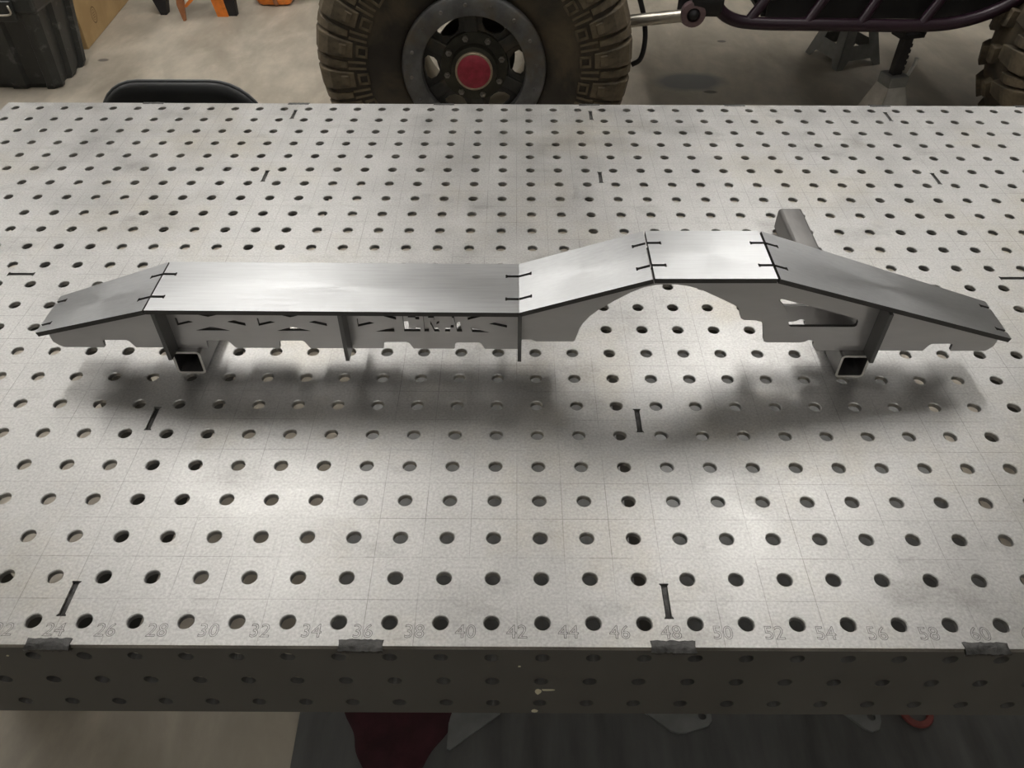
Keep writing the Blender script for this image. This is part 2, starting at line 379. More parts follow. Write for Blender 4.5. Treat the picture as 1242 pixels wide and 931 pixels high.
for x0, x1, y0, y1, sl in blocks:
    hs = [(x, y) for x in (x0 + 1, x1 - 1) for y in (y0 + 1, y1 - 1)]
    flat(tv, [(x0, y0), (x1, y0), (x1, y1), (x0, y1)], [circ(a, b, HR + CHM, HN) for a, b in hs] + sl, [circ(a, b, HR, HN) for a, b in hs] + sl)
    for a, b in hs: hole_walls(tv, a, b)
    for lp in sl:
        k = len(lp); tv.add([(a, b, 0) for a, b in lp] + [(a, b, -TH) for a, b in lp], [(i, (i + 1) % k, k + (i + 1) % k, k + i) for i in range(k)])
# rim of the plate
for a, b in (((0, 0), (TW, 0)), ((TW, 0), (TW, TD)), ((TW, TD), (0, TD)), ((0, TD), (0, 0))):
    tv.add([(a[0], a[1], 0), (b[0], b[1], 0), (b[0], b[1], -TH), (a[0], a[1], -TH)], [(0, 1, 2, 3)])
top = obj('table_top', tv.vf, MT, table, (0, 0, 0))
# apron plates with three rows of holes
def apron(name, length, fn, ch=HR):
    holes = [circ(x, z, ch, 20) for x in range(1, length, 2) for z in (-1, -3, -5)]
    holes = [h for h in holes if 0.8 < h[0][0] < length]
    return sheet([(0, -AP), (length, -AP), (length, -TH), (0, -TH)], holes, 0.25, fn)
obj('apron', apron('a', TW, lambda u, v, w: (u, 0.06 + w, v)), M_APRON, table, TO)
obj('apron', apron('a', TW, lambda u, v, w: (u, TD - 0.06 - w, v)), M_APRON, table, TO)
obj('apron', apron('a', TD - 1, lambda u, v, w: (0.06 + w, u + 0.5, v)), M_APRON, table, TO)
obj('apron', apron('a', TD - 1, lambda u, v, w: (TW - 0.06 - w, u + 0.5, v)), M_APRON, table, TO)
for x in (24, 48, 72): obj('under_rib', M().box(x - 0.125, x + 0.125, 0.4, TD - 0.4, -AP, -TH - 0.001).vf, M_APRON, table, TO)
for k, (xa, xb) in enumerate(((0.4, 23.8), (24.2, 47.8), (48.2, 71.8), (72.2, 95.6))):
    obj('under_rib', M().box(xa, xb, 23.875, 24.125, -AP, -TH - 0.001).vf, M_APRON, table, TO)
def sq_tube(x0, x1, z0, z1, ya, yb, t, r, fn=None):
    def ring(a, b, c, d, rr):
        p = []
        for cx, cz, s0 in ((b - rr, d - rr, 0), (a + rr, d - rr, 1), (a + rr, c + rr, 2), (b - rr, c + rr, 3)):
            for i in range(5): q = (s0 + i / 4) * PI / 2; p.append((cx + rr * math.cos(q), cz + rr * math.sin(q)))
        return p
    o, i = ring(x0, x1, z0, z1, r), ring(x0 + t, x1 - t, z0 + t, z1 - t, max(r - t, 0.03)); n = len(o); v = []
    for lp in (o, i):
        for y in (ya, yb): v += [(x, y, z) for x, z in lp]
    f = []
    for k in range(n):
        j = (k + 1) % n
        f += [(k, j, n + j, n + k), (2 * n + k, 3 * n + k, 3 * n + j, 2 * n + j), (k, 2 * n + k, 2 * n + j, j), (n + k, n + j, 3 * n + j, 3 * n + k)]
    if fn: v = [fn(*p) for p in v]
    return v, f
for x in (0.6, 91.4):
    for y in (13.6, 40):
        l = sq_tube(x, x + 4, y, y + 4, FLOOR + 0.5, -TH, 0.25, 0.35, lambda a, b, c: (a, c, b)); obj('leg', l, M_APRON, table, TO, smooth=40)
        obj('foot_pad', M().lathe([(0.001, FLOOR), (2.6, FLOOR), (2.6, FLOOR + 0.3), (2.2, FLOOR + 0.5), (0.001, FLOOR + 0.5)], 20, lambda a, b, c, x=x, y=y: (x + 2 + a, y + 2 + c, b)).vf, M_BLACK, table, TO)
# weld runs on the apron tabs and weld-filled rib slots
def weld(x, y, lx, ly, z, h, seed):
    rnd = random.Random(seed); nx, ny = 14, 5; v = []; f = []
    for i in range(nx + 1):
        for j in range(ny + 1):
            u, w = i / nx - 0.5, j / ny - 0.5
            k = max(0, (1 - (2 * abs(w)) ** 2.5)) * (1 - (2 * abs(u)) ** 8 * 0.4)
            zz = z + h * k * (0.75 + 0.5 * rnd.random() * (0.5 + 0.5 * math.sin(i * 2.1)))
            e = 0.06 * (rnd.random() - 0.5)
            v.append((x + u * lx + (0.05 * (1 if u > 0 else -1) * abs(2 * w) if abs(u) > 0.4 else 0), y + w * ly + e * (abs(w) > 0.4), zz))
    n0 = len(v); v += [(a, b, z - 0.12) for a, b, c in v]
    q = ny + 1
    for i in range(nx):
        for j in range(ny):
            f.append((i * q + j, (i + 1) * q + j, (i + 1) * q + j + 1, i * q + j + 1)); f.append((n0 + i * q + j, n0 + i * q + j + 1, n0 + (i + 1) * q + j + 1, n0 + (i + 1) * q + j))
    for i in range(nx):
        for j in (0, ny): f.append((i * q + j, (i + 1) * q + j, n0 + (i + 1) * q + j, n0 + i * q + j))
    for j in range(ny):
        for i in (0, nx): f.append((i * q + j, i * q + j + 1, n0 + i * q + j + 1, n0 + i * q + j))
    return v, f
for k, x in enumerate(notch):
    obj('weld_bead', weld(x, 0.03, 1.66, 0.50, 0.0, 0.06, k), M_WELD, table, (x, 0, 0), smooth=50)
    obj('weld_spill', weld(x + (0.25 if k % 2 else 0.1), -0.005, 1.0 if k % 2 else 1.35, 0.12, -0.30, 0.05, k + 40), M_WELD, table, (x, 0, 0), smooth=50)
    obj('weld_bead', weld(x, TD - 0.03, 1.66, 0.36, 0.0, 0.05, k + 20), M_WELD, table, (x, TD, 0), smooth=50)
for k, (x, y) in enumerate(slots_v): obj('weld_fill', weld(x, y, 0.30, 1.56, -0.13, 0.05, k + 60), M_WELD, table, (x, y, 0), smooth=50)
for k, (x, y) in enumerate(slots_h): obj('weld_fill', weld(x, y, 1.56, 0.30, -0.13, 0.05, k + 80), M_WELD, table, (x, y, 0), smooth=50)
# engraved inch numbers along the front edge (double outline strokes)
for n in range(2, 96, 2):
    cu = bpy.data.curves.new('engraved_number', 'FONT'); cu.body = str(n); cu.size = 0.80 * S; cu.align_x = 'CENTER'; cu.fill_mode = 'NONE'
    cu.bevel_depth = 0.010 * S; cu.bevel_resolution = 0; cu.resolution_u = 3; cu.space_character = 1.05
    to = bpy.data.objects.new('tmp', cu); col.objects.link(to)
    me = bpy.data.meshes.new_from_object(to.evaluated_get(bpy.context.evaluated_depsgraph_get())); bpy.data.objects.remove(to)
    for vtx in me.vertices: vtx.co.z *= 0.15
    me.materials.clear(); me.materials.append(M_INK)
    o = bpy.data.objects.new('engraved_number', me); col.objects.link(o); o.parent = table; o.location = Vector((n * S, 0.36 * S, (0 - FLOOR + 0.0005) * S))
# paint chips stuck on the front apron
for x, z, w, h in ((42.9, -3.9, 0.35, 0.5), (43.3, -3.75, 0.6, 0.15), (42.8, -5.75, 0.3, 0.3), (42.1, -1.7, 0.12, 0.1), (22.0, -1.0, 0.12, 0.1)):
    p = [(x + w * 0.5 * (0.7 + 0.5 * random.random()) * math.cos(a), z + h * 0.5 * (0.7 + 0.5 * random.random()) * math.sin(a)) for a in [i * PI / 4 for i in range(8)]]
    obj('paint_chip', sheet(p, [], 0.02, lambda u, v, w_: (u, 0.06 - w_, v)), M_PAINTCHIP, table, TO)

# ---------------------------------------------------------------- axle truss on the table
truss = thing('axle_truss', (42, 16.53, 1.5), 'bare steel bridge-shaped axle truss with cut lettering laid across two square tubes', 'axle truss')
RO = (42, 16.53, 1.5); YC = 16.53; PT = 0.25
PA, PB, PC, PD, PE, PF = (18.07, 2.92, 3), (24.2, 4.77, 4), (42.08, 4.71, 4), (48.27, 6.73, 4), (53.97, 6.76, 4), (66.57, 2.81, 3)
SL, SWD = 0.66, 0.09
def top_plate(p, q, g0, g1, s0=True, s1=True):
    dx, dz = q[0] - p[0], q[1] - p[1]; L_ = math.hypot(dx, dz); cx, sx = dx / L_, dz / L_
    a, b = g0, L_ - g1; wa = p[2] / 2; wb = q[2] / 2
    def end(s, sign, hw, up):
        """points across an end, with two dog-bone slots open to the edge; up = direction of travel in v"""
        pts = [(s, -hw * up)]
        for c in ((-0.93, 0.93) if up > 0 else (0.93, -0.93)):
            e = s + sign * SL
            pts += [(s, c - SWD * up), (e - sign * 0.09, c - SWD * up), (e - sign * 0.09, c - 0.13 * up), (e, c - 0.13 * up), (e, c + 0.13 * up), (e - sign * 0.09, c + 0.13 * up), (e - sign * 0.09, c + SWD * up), (s, c + SWD * up)]
        return pts + [(s, hw * up)]
    out = end(b, -1, wb, 1) + end(a, 1, wa, -1)
    def fn(u, v, w):
        return (p[0] + u * cx + w * sx, YC + v, p[1] + u * sx - w * cx)
    return sheet(out, [], PT, fn)
obj('top_plate', top_plate(PA, PB, 0, 0.075), M_PLATE, truss, RO, edge=M_EDGE)
obj('top_plate', top_plate(PB, PC, 0.02, 0.01), M_PLATE, truss, RO, edge=M_EDGE)
obj('top_plate', top_plate(PC, PD, 0.0, 0.085), M_PLATE, truss, RO, edge=M_EDGE)
obj('top_plate', top_plate(PD, PE, 0.03, 0.06), M_PLATE, truss, RO, edge=M_EDGE)
obj('top_plate', top_plate(PE, PF, 0.085, 0), M_PLATE, truss, RO, edge=M_EDGE)
# side plate outline, x / z in inches
roof = [(PA[0] + 0.35, PA[1]), PB, PC, PD, PE, (PF[0] - 0.35, PF[1])]
def under(x):
    P = [PA, PB, PC, PD, PE, PF]
    for a, b in zip(P, P[1:]):
        if a[0] <= x <= b[0]: t = (x - a[0]) / (b[0] - a[0]); return a[1] + t * (b[1] - a[1]) - 0.268
    return P[-1][1] - 0.268
bottom = [(18.26, 2.2), (18.28, 1.88), (18.52, 1.62), (18.7, 1.5), (20.8, 1.5), (20.86, 1.95), (20.98, 1.99), (22.08, 1.99), (22.2, 1.9), (22.42, 1.5),
          (26.1, 1.5), (26.14, 1.95), (26.26, 2.0), (27.16, 2.0), (27.3, 1.9), (27.55, 1.5), (29.82, 1.5), (29.88, 1.95), (30.0, 2.0), (31.05, 2.0), (31.17, 1.9), (31.38, 1.5),
          (35.15, 1.5), (35.2, 1.89), (35.32, 1.94), (36.36, 1.94), (36.5, 1.86), (36.7, 1.5), (38.8, 1.5), (38.86, 1.88), (38.98, 1.93), (40.05, 1.93), (40.17, 1.86), (40.36, 1.5),
          (42.1, 1.5), (42.16, 2.05), (42.28, 2.14), (42.72, 2.14), (42.86, 2.08), (42.95, 2.02), (44.86, 2.02), (44.94, 2.1), (45.04, 2.49), (45.12, 2.85), (45.27, 3.2), (45.58, 3.66), (46.0, 4.08), (46.72, 4.64), (47.46, 5.15),
          (48.0, 5.42), (48.56, 5.59), (49.1, 5.64), (49.6, 5.63), (50.17, 5.54), (50.6, 5.40), (51.03, 5.22), (51.91, 4.77), (52.6, 4.40), (52.8, 4.28), (52.9, 4.08), (53.0, 3.75), (53.08, 3.58), (53.26, 3.47), (53.98, 3.44), (54.15, 3.36), (54.27, 3.15),
          (54.44, 2.5), (54.5, 2.2), (54.56, 2.08), (54.7, 2.02), (56.45, 2.02), (56.62, 2.06), (56.8, 2.18), (57.0, 2.16), (57.1, 2.05), (57.12, 1.85), (57.2, 1.66), (57.36, 1.53), (57.5, 1.5),
          (62.85, 1.5), (63.02, 1.86), (63.16, 1.96), (64.05, 1.98), (64.22, 1.94), (64.26, 1.5), (66.0, 1.5), (66.14, 1.58), (66.34, 1.82), (66.38, 2.1)]
topx = [66.30, 53.97, 48.27, 42.08, 24.2, 18.34]
outline = bottom + [(x, under(x)) for x in topx]
def tri(*p): return list(p)
ZT = 3.78
cuts = []
for bx in (24.97, 29.05):
    cuts += [tri((bx, 2.97), (bx + 0.86, 3.2), (bx, 3.47)), tri((bx + 0.84, 2.65), (bx + 2.56, 2.65), (bx + 1.68, 2.91)), tri((bx + 3.43, 2.97), (bx + 3.43, 3.47), (bx + 2.55, 3.22)), tri((bx + 0.84, ZT), (bx + 1.68, 3.52), (bx + 2.56, ZT))]
cuts += [tri((34.02, 2.94), (34.86, 3.18), (34.02, 3.47)), tri((34.87, 2.63), (35.82, 2.63), (35.82, 2.90)), tri((34.9, ZT), (35.98, 3.40), (35.98, ZT)),
         tri((39.54, 3.40), (40.7, ZT), (39.54, ZT)), tri((39.66, 2.90), (39.74, 2.62), (40.62, 2.60)), tri((40.59, 3.16), (41.49, 2.92), (41.49, 3.42))]
LC = [(0, 0), (.82, 0), (.82, .30), (.62, .30), (.62, .18), (.26, .18), (.26, .90), (.62, .90), (.62, .78), (.82, .78), (.82, 1.10), (0, 1.10)]
LR = [(0, 0), (.24, 0), (.24, .88), (.52, .88), (.52, .66), (.33, .66), (.33, .44), (.36, .44), (.50, 0), (.78, 0), (.63, .46), (.78, .54), (.78, 1.10), (0, 1.10)]
LA = [(0, 0), (.26, 0), (.30, .26), (.46, .26), (.46, .46), (.34, .46), (.40, .88), (.48, .88), (.61, 0), (.88, 0), (.68, 1.10), (.18, 1.10)]
for gx, gl in ((36.31, LC), (37.33, LR), (38.36, LA)): cuts.append([(gx + a, 2.65 + b) for a, b in gl])
cuts.append([(54.68, 4.72), (54.76, 4.79), (54.9, 4.77), (55.6, 4.56), (58.72, 3.62), (58.88, 3.53), (58.95, 3.4), (58.95, 3.15), (58.88, 3.07), (58.75, 3.05), (55.68, 3.05), (55.56, 3.12), (55.5, 3.4), (55.34, 3.9), (55.04, 4.34)])
ST = 0.19
obj('side_plate', sheet(outline, cuts, ST, lambda u, v, w: (u, 15.60 + w, v)), M_SIDE, truss, RO, edge=M_EDGE)
obj('side_plate', sheet(outline, cuts, ST, lambda u, v, w: (u, 17.46 - w, v)), M_SIDE, truss, RO, edge=M_EDGE)
for gx in (24.5, 33.45, 42.12, 59.88):
    for ya, yb in ((14.62, 15.60), (17.46, 18.44)):
        z0, z1 = under(gx - 0.095), under(gx + 0.095)
        v = [(gx + s * 0.095, y, z) for s in (-1, 1) for y in (ya, yb) for z in (1.5, min(z0, z1) - 0.004)]
        obj('gusset', (v, [(0, 1, 3, 2), (4, 6, 7, 5), (0, 4, 5, 1), (2, 3, 7, 6), (0, 2, 6, 4), (1, 5, 7, 3)]), M_GUSSET, truss, RO)

def long_tube(name, x0, x1, ya, yb, skew, label):
    t = thing(name, ((x0 + x1) / 2, ya, 0), label, 'steel tube', 'square tubes under the axle truss')
    o_ = ((x0 + x1) / 2, ya, 0)
    v, f = sq_tube(x0, x1, 0, 1.5, ya, yb, 0.13, 0.22, lambda a, b, c: (a + (b - ya) * skew, b, c))
    obj('tube_wall', (v, f), M_TUBE, t, o_, smooth=30)
    v, f = sq_tube(x0 + 0.006, x1 - 0.006, 0.006, 1.494, ya - 0.012, ya - 0.001, 0.12, 0.21); obj('cut_end', (v, f), M_CUT, t, o_)
    return t
long_tube('square_tube', 24.26, 25.76, 15.27, 21.5, 0.0, 'short open-ended square steel tube under the long flat end of the truss')
long_tube('square_tube', 58.60, 60.10, 15.2, 29.35, 0.014, 'longer square steel tube sticking out behind the sloped end of the truss')

# ---------------------------------------------------------------- rock crawler behind the table
CRX, CRY, CRZ, TR = 36.55, 94.6, -13.0, 21.0
crawler = thing('off_road_buggy', (82, 120, FLOOR), 'purple tube-framed off-road buggy with huge muddy tires, propped behind the table', 'vehicle')
CO = (82, 120, FLOOR)
TBODY = [(8.9, -5.6), (9.3, -6.3), (10.2, -6.9), (11.6, -7.25), (13.2, -7.35), (15.5, -7.3), (17.5, -6.9), (18.9, -6.2), (19.6, -5.0), (19.8, -3), (19.85, 0), (19.8, 3), (19.6, 5.0), (18.9, 6.2), (17.5, 6.9), (15.5, 7.3), (13.2, 7.35), (11.6, 7.25), (10.2, 6.9), (9.3, 6.3), (8.9, 5.6), (8.3, 5.2), (8.3, -5.2)]
def lugmesh(prof, hgt, wid):
    """block following the carcass: prof [(r, y)], hgt raised height, wid width in inches"""
    n = len(prof); v = []; f = []
    for i, (r, y) in enumerate(prof):
        a = prof[max(i - 1, 0)]; b = prof[min(i + 1, n - 1)]; t = Vector((b[0] - a[0], b[1] - a[1])).normalized(); nn = Vector((-t.y, t.x))
        if nn.x < 0 and abs(nn.x) > 0.5: nn = -nn
        if nn.y > 0.3 and y < 0: nn = -nn
        for lift, k in ((-0.35, 1.0), (hgt[i] - 0.1, 1.0), (hgt[i], 0.90)):
            rr, yy = r + nn.x * lift, y + nn.y * lift; h = wid[i] / 2 * k / r
            for s in (-1, 1): v.append((rr * math.cos(s * h), yy, rr * math.sin(s * h)))
    for i in range(n - 1):
        a, b = i * 6, (i + 1) * 6
        f += [(a, a + 2, b + 2, b), (a + 2, a + 4, b + 4, b + 2), (a + 4, a + 5, b + 5, b + 4), (a + 5, a + 3, b + 3, b + 5), (a + 3, a + 1, b + 1, b + 3)]
    for a in (0, (n - 1) * 6): f += [(a, a + 1, a + 3, a + 2), (a + 2, a + 3, a + 5, a + 4)]
    return v, f
NL = 26
def big_tire(cx, cy, cz, phase):
    o_ = (cx, cy, cz); at = lambda a, b, c: (a + cx, b + cy, c + cz)
    t = obj('tire', M().lathe(TBODY, 96, at, closed=True).vf, M_TIRE, crawler, o_, smooth=True)
    kinds = []
    P1 = [(15.7, -7.25), (17.2, -6.95), (18.6, -6.35), (19.45, -5.35), (19.75, -4.0), (19.8, -2.2), (19.8, -0.6)]
    kinds.append(('shoulder_lug', lugmesh(P1, (0.30, 0.42, 0.62, 0.95, 1.15, 1.2, 1.2), (1.9, 2.2, 2.5, 2.7, 2.6, 2.2, 1.8)), 0.0, M_LUG))
    P2 = [(16.5, -7.1), (17.6, -6.85), (18.8, -6.2), (19.5, -5.2), (19.75, -4.0), (19.8, -2.6)]
    kinds.append(('narrow_lug', lugmesh(P2, (0.22, 0.30, 0.5, 0.75, 1.1, 1.15), (0.75, 0.85, 1.0, 1.1, 1.2, 1.2)), 0.52, M_LUG))
    P3 = [(17.9, -6.78), (18.5, -6.4), (19.0, -5.9)]
    kinds.append(('lug_rib', lugmesh([(16.4, -7.12), (16.9, -7.02), (17.3, -6.93)], (0.62, 0.70, 0.62), (1.2, 1.3, 1.3)), 0.0, M_LUG))
    kinds.append(('center_lug', lugmesh([(19.8, 0.9), (19.82, 1.6), (19.8, 2.4)], (1.15, 1.2, 1.15), (2.0, 2.4, 2.2)), 0.25, M_LUG))
    P1b = [(r, -y) for r, y in reversed(P1[:5])]
    lb = lugmesh(P1b, (1.15, 0.95, 0.62, 0.42, 0.3), (2.6, 2.7, 2.5, 2.2, 1.9))
    kinds.append(('shoulder_lug', ([(a, abs(b) if abs(b) > 3 else b, c) for a, b, c in lb[0]], lb[1]), 0.5, M_LUG))
    # little square frames moulded round the inside of the lugs
    fr = M(); ra, rb, hw = 13.75, 15.25, 0.72
    for (r0, r1, c0, c1) in ((ra, ra + 0.28, -hw, hw), (rb - 0.28, rb, -hw, hw), (ra, rb, -hw, -hw + 0.28), (ra, rb, hw - 0.28, hw)):
        fr.box(r0, r1, -7.56, -7.2, c0, c1)
    kinds.append(('square_frame', fr.vf, 0.0, M_LUG))
    bar = M().box(14.0, 16.3, -7.48, -7.05, -0.14, 0.14); kinds.append(('side_bar', bar.vf, 0.40, M_LUG)); kinds.append(('side_bar', bar.vf, 0.62, M_LUG))
    for nm, vf, off, mm in kinds:
        first = None
        for k in range(NL):
            a = 2 * PI * (k + off + phase) / NL
            if first is None:
                first = obj(nm, ([(p[0] + cx, p[1] + cy, p[2] + cz) for p in vf[0]], vf[1]), mm, t, o_); o = first
            else: o = dup(first, t)
            o.rotation_euler = (0, -a, 0)
    return t
def wheel(cx, cy, cz):
    o_ = (cx, cy, cz); at = lambda a, b, c: (a + cx, b + cy, c + cz)
    w = obj('wheel', M().lathe([(8.3, -6.6), (8.3, 5.4), (8.9, 6.2), (8.9, 6.5), (8.0, 6.5), (7.6, 5.2), (7.3, 1.0), (7.2, -4.4), (7.5, -6.6)], 64, at, closed=True).vf, M_BARREL, crawler, o_, smooth=40)
    obj('beadlock_ring', M().lathe([(9.38, -6.5), (9.42, -7.0), (9.25, -7.35), (9.0, -7.5), (7.3, -7.62), (6.85, -7.5), (6.75, -7.2), (6.75, -6.4)], 72, at, closed=True).vf, M_RING, w, o_, smooth=35)
    wins = []
    for k in range(6):
        a = PI + 0.06 + k * PI / 3; p = []
        for r, d in ((4.75, -0.14), (5.4, -0.25), (6.2, -0.27), (6.55, -0.2), (6.65, 0.0), (6.55, 0.2), (6.2, 0.27), (5.4, 0.25), (4.75, 0.14), (4.6, 0.0)): p.append((r * math.cos(a + d), r * math.sin(a + d)))
        wins.append(p)
    obj('spoke_disc', sheet(circ(0, 0, 7.35, 64), wins, 0.55, lambda u, v, w_: (cx + u, cy - 5.6 + w_, cz + v)), M_RIM, w, o_)
    for k in range(6):
        a = PI + 0.06 + (k + 0.5) * PI / 3; c, s = math.cos(a), math.sin(a)
        m = M(); m.box(3.4, 6.9, -6.0, -5.6, -0.85, 0.85, lambda x, y, z: (cx + x * c - z * s, cy + y, cz + x * s + z * c), ch=0.15); obj('spoke', m.vf, M_RIM, w, o_)
    obj('hub', M().lathe([(0.01, -5.4), (4.5, -5.5), (4.4, -6.1), (3.1, -6.25), (2.95, -7.3), (2.6, -7.4), (0.01, -7.4)], 48, at).vf, M_HUB, w, o_, smooth=35)
    obj('hub_cap_lip', M().lathe([(2.2, -7.35), (2.45, -7.4), (2.45, -7.75), (2.3, -7.85), (2.15, -7.8)], 40, at, closed=True).vf, M_BRASS, w, o_, smooth=35)
    obj('hub_cap', M().lathe([(2.2, -7.4), (2.2, -7.78), (2.0, -7.92), (0.7, -7.98), (0.01, -7.9)], 40, at).vf, M_RED, w, o_, smooth=35)
    obj('brake_rotor', M().lathe([(0.01, -2.4), (5.2, -2.4), (5.35, -2.0), (5.2, -1.4), (0.01, -1.4)], 40, at).vf, M_HUB, w, o_, smooth=35)
    for k in range(8):
        a = 0.28 + k * PI / 4; x, z = 3.75 * math.cos(a), 3.75 * math.sin(a)
        obj('lug_nut', M().lathe([(0.01, -6.75), (0.18, -6.75), (0.22, -6.6), (0.22, -6.5), (0.40, -6.48), (0.44, -6.3), (0.44, -6.0), (0.01, -6.0)], 6, lambda p, q, r, x=x, z=z: (p + x + cx, q + cy, r + z + cz)).vf, M_BOLT, w, o_)
    for k in range(16):
        a = 0.1 + k * PI / 8; x, z = 8.2 * math.cos(a), 8.2 * math.sin(a)
        obj('ring_bolt', M().lathe([(0.01, -7.78), (0.2, -7.78), (0.26, -7.7), (0.26, -7.45), (0.01, -7.45)], 6, lambda p, q, r, x=x, z=z: (p + x + cx, q + cy, r + z + cz)).vf, M_BOLT if k % 3 else M_RING, w, o_)
    return w
big_tire(CRX, CRY, CRZ, 0.33); wheel(CRX, CRY, CRZ)
big_tire(130.2, 96.5, CRZ, 0.1); wheel(130.2, 96.5, CRZ)
def frame_tube(pts, r, m=None, nm='frame_tube', n=14):
    return obj(nm, M().tube(smooth_path(pts, 6), r, n).vf, m or M_PURPLE, crawler, CO, smooth=50)
YF = 99.0
frame_tube([(68.0, YF, 2), (68.6, YF, -5), (69.6, YF, -8.6), (72.0, YF, -10.4), (76, YF, -11.0), (84, YF, -11.1), (98, YF, -11.2), (104, YF, -10.6), (109, YF, -8.6), (114, YF, -4.5), (117, YF, 2)], 0.85)
for xa, xb in ((74.2, 80.0), (82.5, 87.5), (90, 94.6), (98.5, 103.6)):
    frame_tube([(xa, YF, -10.9), ((xa + xb) / 2, YF + 1.2, -7.2), (xb, YF + 2, -2.5)], 0.7)
frame_tube([(71, YF + 30, -9.8), (84, YF + 30, -10.4), (100, YF + 30, -10.4), (110, YF + 30, -8)], 0.85)
frame_tube([(76, YF + 2, -3), (90, YF + 2, -2.6), (112, YF + 2, -2)], 0.8)
obj('belly_pan', M().box(77, 111, YF + 3.5, YF + 42, -11.3, -10.8, ch=0.1).vf, M_BLACK, crawler, CO)
hood = [(50, -4.5), (54, -5), (70, -5), (114, -5), (122, -4), (123, 8), (118, 16), (92, 18), (84, 16), (60, 12), (51, 8)]
obj('body_tub', sheet(hood, [], 50.0, lambda u, v, w: (u, 101.5 + w, v)), M_PURPLE, crawler, CO)
obj('shade_deck', sheet([(123.5, -4), (142, -3), (150, 4), (148, 12), (123.5, 12)], [], 40.0, lambda u, v, w: (u, 107 + w, v)), M_PURPLE, crawler, CO)  # unseen deck, added to keep strip light off the floor
for ya in (102.0, 151.0):
    frame_tube([(60, ya, 12), (84, ya, 16), (92, ya, 36), (112, ya, 36), (121, ya, 10)], 0.85)
obj('side_panel', M().box(77.5, 113, YF + 2.9, YF + 3.3, -11.3, 6, ch=0.05).vf, M_BLACK, crawler, CO)
obj('transmission', M().box(82, 104, YF + 12, YF + 32, -9.0, 8, ch=1.2).vf, M_BLACK, crawler, CO)
obj('axle_housing', M().tube([(CRX, CRY - 2, CRZ), (CRX, CRY + 62, CRZ)], 2.0, 20).vf, M_BLACK, crawler, CO, smooth=40)
obj('axle_housing', M().tube([(130.2, CRY - 2, CRZ), (130.2, CRY + 62, CRZ)], 2.0, 20).vf, M_BLACK, crawler, CO, smooth=40)
obj('differential', M().lathe([(0.01, -6), (3.4, -5.5), (5.4, -2.5), (5.8, 0), (5.4, 2.5), (3.4, 5.5), (0.01, 6)], 24, lambda a, b, c: (CRX + a, CRY + 32 + b, CRZ + c)).vf, M_BLACK, crawler, CO, smooth=True)
YLK = 97.0
lk = obj('suspension_link', M().tube([(45, YLK + 8, -13.6), (52, YLK + 4, -12.0), (58, YLK + 0.8, -10.3), (64.2, YLK - 2.2, -8.6)], 0.82, 18).vf, M_SILVER, crawler, CO, smooth=40)
jo = obj('rod_end', M().lathe([(0.9, -0.7), (1.6, -0.6), (1.75, 0), (1.6, 0.6), (0.9, 0.7)], 24, lambda a, b, c: (65.6 + a, 95 + b, -8.4 + c), closed=True).vf, M_PINK, lk, CO, smooth=40)
obj('joint_ball', M().lathe([(0.01, -0.95), (0.6, -0.8), (0.95, 0), (0.6, 0.8), (0.01, 0.95)], 20, lambda a, b, c: (65.6 + a, 95 + b, -8.4 + c)).vf, M_BLACK, lk, CO, smooth=True)
obj('frame_bracket', M().lathe([(0.01, -2.1), (1.9, -2.1), (2.1, -1.8), (2.15, 1.8), (1.9, 2.1), (0.01, 2.1)], 28, lambda a, b, c: (67.3 + b, 96.4 + c, -6.8 + a * 1.1)).vf, M_BLACK, crawler, CO, smooth=35)
obj('frame_bracket', M().box(63.6, 66.6, 95.8, 96.1, -8.6, -3.5, ch=0.1).vf, M_BLACK, crawler, CO)
frame_tube([(52, YLK + 4, -5.5), (58, YLK + 3, -5.9), (66, YLK + 1, -4.6)], 0.9, M_BLACK, 'upper_link')
obj('brake_hose', M().tube(smooth_path([(58.6, 99, -7), (59.7, 99, -10), (60.2, 98.5, -13), (59.8, 98, -15.5), (58.6, 98, -16.4)]), 0.36, 10).vf, M_BLACK, crawler, CO, smooth=True)

